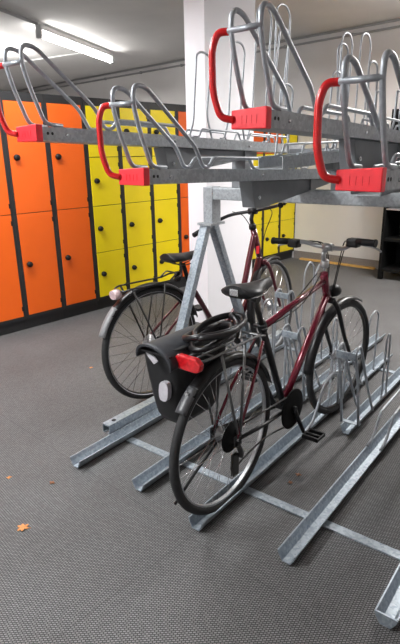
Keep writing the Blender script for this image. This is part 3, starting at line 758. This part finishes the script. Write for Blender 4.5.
# ---- far bicycle --------------------------------------------------
Y2 = .175
B2 = thing('bicycle', 'dark red step-through city bicycle standing beyond the A-shaped rack legs', 'bicycle', (-2.145, 2.240, .003), -Y2)
B2.scale = (1.045, 1.045, 1.045)
R2 = .352
bm = bmesh.new()
tube(bm, smooth([(0, .905, .90), (0, .855, .735), (0, .80, .55), (0, .71, .40), (0, .60, .31)], 6), .020, 14)
tube(bm, smooth([(0, .965, .745), (0, .92, .62), (0, .85, .46), (0, .75, .34), (0, .62, .285)], 6), .022, 14)
tube(bm, [(0, .895, .955), (0, .975, .72)], .022, 14)
fr2 = obj('frame', bm, MAROON, B2)
bm = bmesh.new(); tube(bm, [(0, .56, .285), (0, .36, .60), (0, .31, .66)], .017, 14); lathe(bm, [(.024, -.038), (.024, .038)], (0, .56, .285), 'x', 16)
obj('seat_tube', bm, MAROON, fr2)
bm = bmesh.new()
for s in (-1, 1): tube(bm, [(s * .02, .335, .62), (s * .055, .15, .47), (s * .062, 0, R2)], .008, 10)
obj('seat_stay', bm, MAROON, fr2)
bm = bmesh.new()
for s in (-1, 1): tube(bm, [(s * .03, .54, .285), (s * .062, 0, R2)], .010, 10)
obj('chain_stay', bm, MAROON, fr2)
bm = bmesh.new(); box(bm, .021, .0235, .905, .935, .775, .83, bev=.001); obj('frame_badge', bm, REDCAP, fr2, label='bright red badge')
bm = bmesh.new(); tube(bm, [(0, .31, .66), (0, .265, .80)], .0135, 12); tube(bm, [(0, .305, .64), (0, .315, .685)], .022, 12)
sp2 = obj('seat_post', bm, BLACK, B2)
bm = bmesh.new(); box(bm, -.014, .014, .20, .235, .70, .76, bev=.005); obj('saddle_bag_clip', bm, BLACK, sp2)
bm = bmesh.new(); saddle_bm(bm, .130, .395, .860, .17); sd2 = obj('saddle', bm, LEATHER, B2)
bm = bmesh.new()
for s in (-1, 1): tube(bm, smooth([(s * .035, .16, .83), (s * .025, .23, .80), (s * .022, .32, .802), (s * .008, .37, .835)], 4), .0035, 8)
obj('saddle_rail', bm, DARKMETAL, sd2)
w3 = make_wheel(B2, 'rear_wheel', R2, .045, DARKMETAL, DARKMETAL, .021); place(w3, 0, R2)
bm = bmesh.new()
for x in (-.0165, .0165): tube(bm, [(x, p[1], p[2]) for p in circ(0, 0, 0, R2 - .032, n=64)[:-1]], .0022, 6, closed=True)
ty = [c for c in w3.children if c.name.startswith('tyre')][0]
obj('reflex_stripe', bm, REFLECT, ty, label='pale reflective ring on the tyre wall')

def steer2(o, ang=-.28):
    ax2 = Vector((0, .895 - .975, .955 - .72)).normalized()
    o.matrix_local = Matrix.Translation((0, .935, .84)) @ Matrix.Rotation(-ang, 4, ax2) @ Matrix.Translation((0, -.935, -.84)); return o
fork = bmesh.new()
for s in (-1, 1):
    tube(fork, smooth([(s * .032, .985, .705), (s * .052, 1.01, .66), (s * .058, 1.075, .50), (s * .062, 1.13, R2)], 5), [.016, .010], 12)
tube(fork, [(-.04, .985, .705), (.04, .985, .705)], .019, 12)
steer2(obj('fork', fork, MAROON, B2))
w4 = make_wheel(B2, 'front_wheel', R2, .035, CHROME, ALU, .021)
ax2 = Vector((0, -.08, .235)).normalized()
w4.matrix_local = Matrix.Translation((0, .935, .84)) @ Matrix.Rotation(.28, 4, ax2) @ Matrix.Translation((0, 1.13 - .935, R2 - .84))
bm = bmesh.new(); arc_guard(bm, 1.13, R2, R2 + .016, 70, 185, .054); steer2(obj('front_mudguard', bm, BLACK_GLOSS, B2))
bm = bmesh.new(); tube(bm, [(0, .893, .96), (0, .875, 1.015), (0, .905, 1.065)], .014, 12); lathe(bm, [(.024, .945), (.025, .97), (.018, .985)], (0, .887, 0), 'z', 14)
tube(bm, [(-.03, .905, 1.065), (.03, .905, 1.065)], .022, 12)
steer2(obj('stem', bm, BLACK, B2))
hp2 = [(-.320, .655, .945), (-.295, .745, .975), (-.17, .865, 1.045), (0, .905, 1.066), (.15, .875, 1.085), (.24, .82, 1.10), (.28, .74, 1.10)]
bm = bmesh.new(); tube(bm, smooth(hp2, 6), .0115, 12); hb2 = steer2(obj('handlebar', bm, BLACK_GLOSS, B2))
for e, i in ((hp2[0], hp2[1]), (hp2[-1], hp2[-2])):
    e, i = Vector(e), Vector(i); d = i - e
    bm = bmesh.new(); tube(bm, [e - d * .1, e + d * .9], .017, 12); obj('grip', bm, BLACK, hb2)
for x in (-.12, .12):
    bm = bmesh.new(); tube(bm, smooth([(x * 1.2, .88, 1.07), (x * .9, .97, 1.03), (x * .35, .98, .90), (x * .15, .96, .76)], 7), .003, 6); obj('cable', bm, BLACK, hb2)
bm = bmesh.new(); arc_guard(bm, 0, R2, R2 + .018, 15, 140, .058); mg2 = obj('rear_mudguard', bm, BLACK_GLOSS, B2)
bm = bmesh.new(); arc_guard(bm, 0, R2, R2 + .021, 132, 160, .054, 8); obj('mudflap', bm, mat('smoky_flap_far', (.22, .22, .225), .4), mg2, label='smoky grey end piece')
bm = bmesh.new()
ZR = .73
for s in (-1, 1):
    tube(bm, fillet([(s * .055, .14, ZR), (s * .06, -.17, ZR), (s * .05, -.21, ZR - .01), (0, -.215, ZR - .01)], .02, 4), .0055, 8)
    tube(bm, [(s * .056, .08, ZR), (s * .066, .01, R2 + .02)], .005, 8); tube(bm, [(s * .058, -.16, ZR), (s * .066, -.005, R2 + .02)], .006, 8)
tube(bm, fillet([(-.055, .13, ZR), (-.05, .20, ZR + .015), (-.02, .23, ZR + .02), (.02, .23, ZR + .02), (.05, .20, ZR + .015), (.055, .13, ZR)], .025, 5), .0055, 8)
tube(bm, fillet([(-.05, .12, ZR), (-.05, .17, ZR + .035), (.05, .17, ZR + .035), (.05, .12, ZR)], .02, 5), .005, 8)
obj('carrier', bm, DARKMETAL, B2)
bm = bmesh.new(); lathe(bm, [(.025, -.03), (.030, -.01), (.030, .01)], (0, -.225, ZR - .03), 'y', 16); bmesh.ops.scale(bm, vec=(1.3, 1, 1), verts=bm.verts)
obj('rear_light', bm, PALE_LENS, B2)
bm = bmesh.new(); lathe(bm, [(.085, .048), (.090, .052), (.085, .056)], (0, .56, .285), 'x', 30); prism(bm, [(.56, .375), (.56, .20), (.0, R2 - .055), (.0, R2 + .055)], 'x', .046, .056, bev=.003); obj('chain_case', bm, BLACK, B2)
for s, ang in ((1, -1.2), (-1, 1.94)):
    bm = bmesh.new(); c = Vector((0, .56, .285)); d = Vector((0, math.cos(ang), math.sin(ang)))
    tube(bm, [c + V(s * .062, 0, 0), c + V(s * .078, 0, 0) + d * .17], .010, 8); ck = obj('crank', bm, ALU, B2)
    e = c + V(s * .078, 0, 0) + d * .17; bm = bmesh.new(); x0, x1 = sorted((e.x + s * .01, e.x + s * .10)); box(bm, x0, x1, e.y - .04, e.y + .04, e.z - .01, e.z + .01, bev=.004); obj('pedal', bm, BLACK, ck)

# ------------------------------------------------------------ small things on the floor
def leaf(a, b, size, label, mt, lobes=5, rz=0.0):
    bm = bmesh.new(); n = lobes * 4; ring, top = [], []
    c0 = bm.verts.new((0, 0, .004)); c1_ = bm.verts.new((0, 0, .0052))
    for k in range(n):
        t = 2 * PI * k / n; r = size * (.48 + .52 * abs(math.cos(t * lobes / 2))) * (1 + .12 * math.sin(3 * t))
        z = .001 + .004 * abs(math.sin(t * 1.5))
        ring.append(bm.verts.new((r * math.cos(t), r * math.sin(t), z))); top.append(bm.verts.new((r * math.cos(t), r * math.sin(t), z + .0012)))
    for k in range(n):
        j = (k + 1) % n
        bm.faces.new((c0, ring[j], ring[k])); bm.faces.new((c1_, top[k], top[j])); bm.faces.new((ring[k], ring[j], top[j], top[k]))
    tube(bm, [(size * .1, 0, .003), (size * 1.4, size * .2, .004)], size * .05, 5)
    o = obj('leaf', bm, mt, loc=(a, b, 0.0), rz=rz); tag(o, label, 'leaf', 'dry leaves on the floor'); return o
leaf(-1.742, .972, .026, 'orange-brown lobed leaf on the empty floor at the lower left', LEAF, 6, .4)
leaf(-2.114, 1.145, .012, 'tiny orange leaf scrap at the left edge of the photo', LEAF, 4, 1.0)
leaf(-1.907, 1.246, .014, 'small dark brown leaf scrap above the orange-brown leaf', LEAF2, 4, .2)
leaf(-.981, 2.006, .014, 'small reddish leaf below the near pedal, the farther of two', LEAF2, 4, .2)
leaf(-.981, 1.926, .012, 'small reddish leaf below the near pedal, the nearer of two', LEAF2, 5, 1.4)
leaf(-2.859, 2.317, .013, 'tiny orange leaf scrap left of the far rear wheel', LEAF, 4, .9)
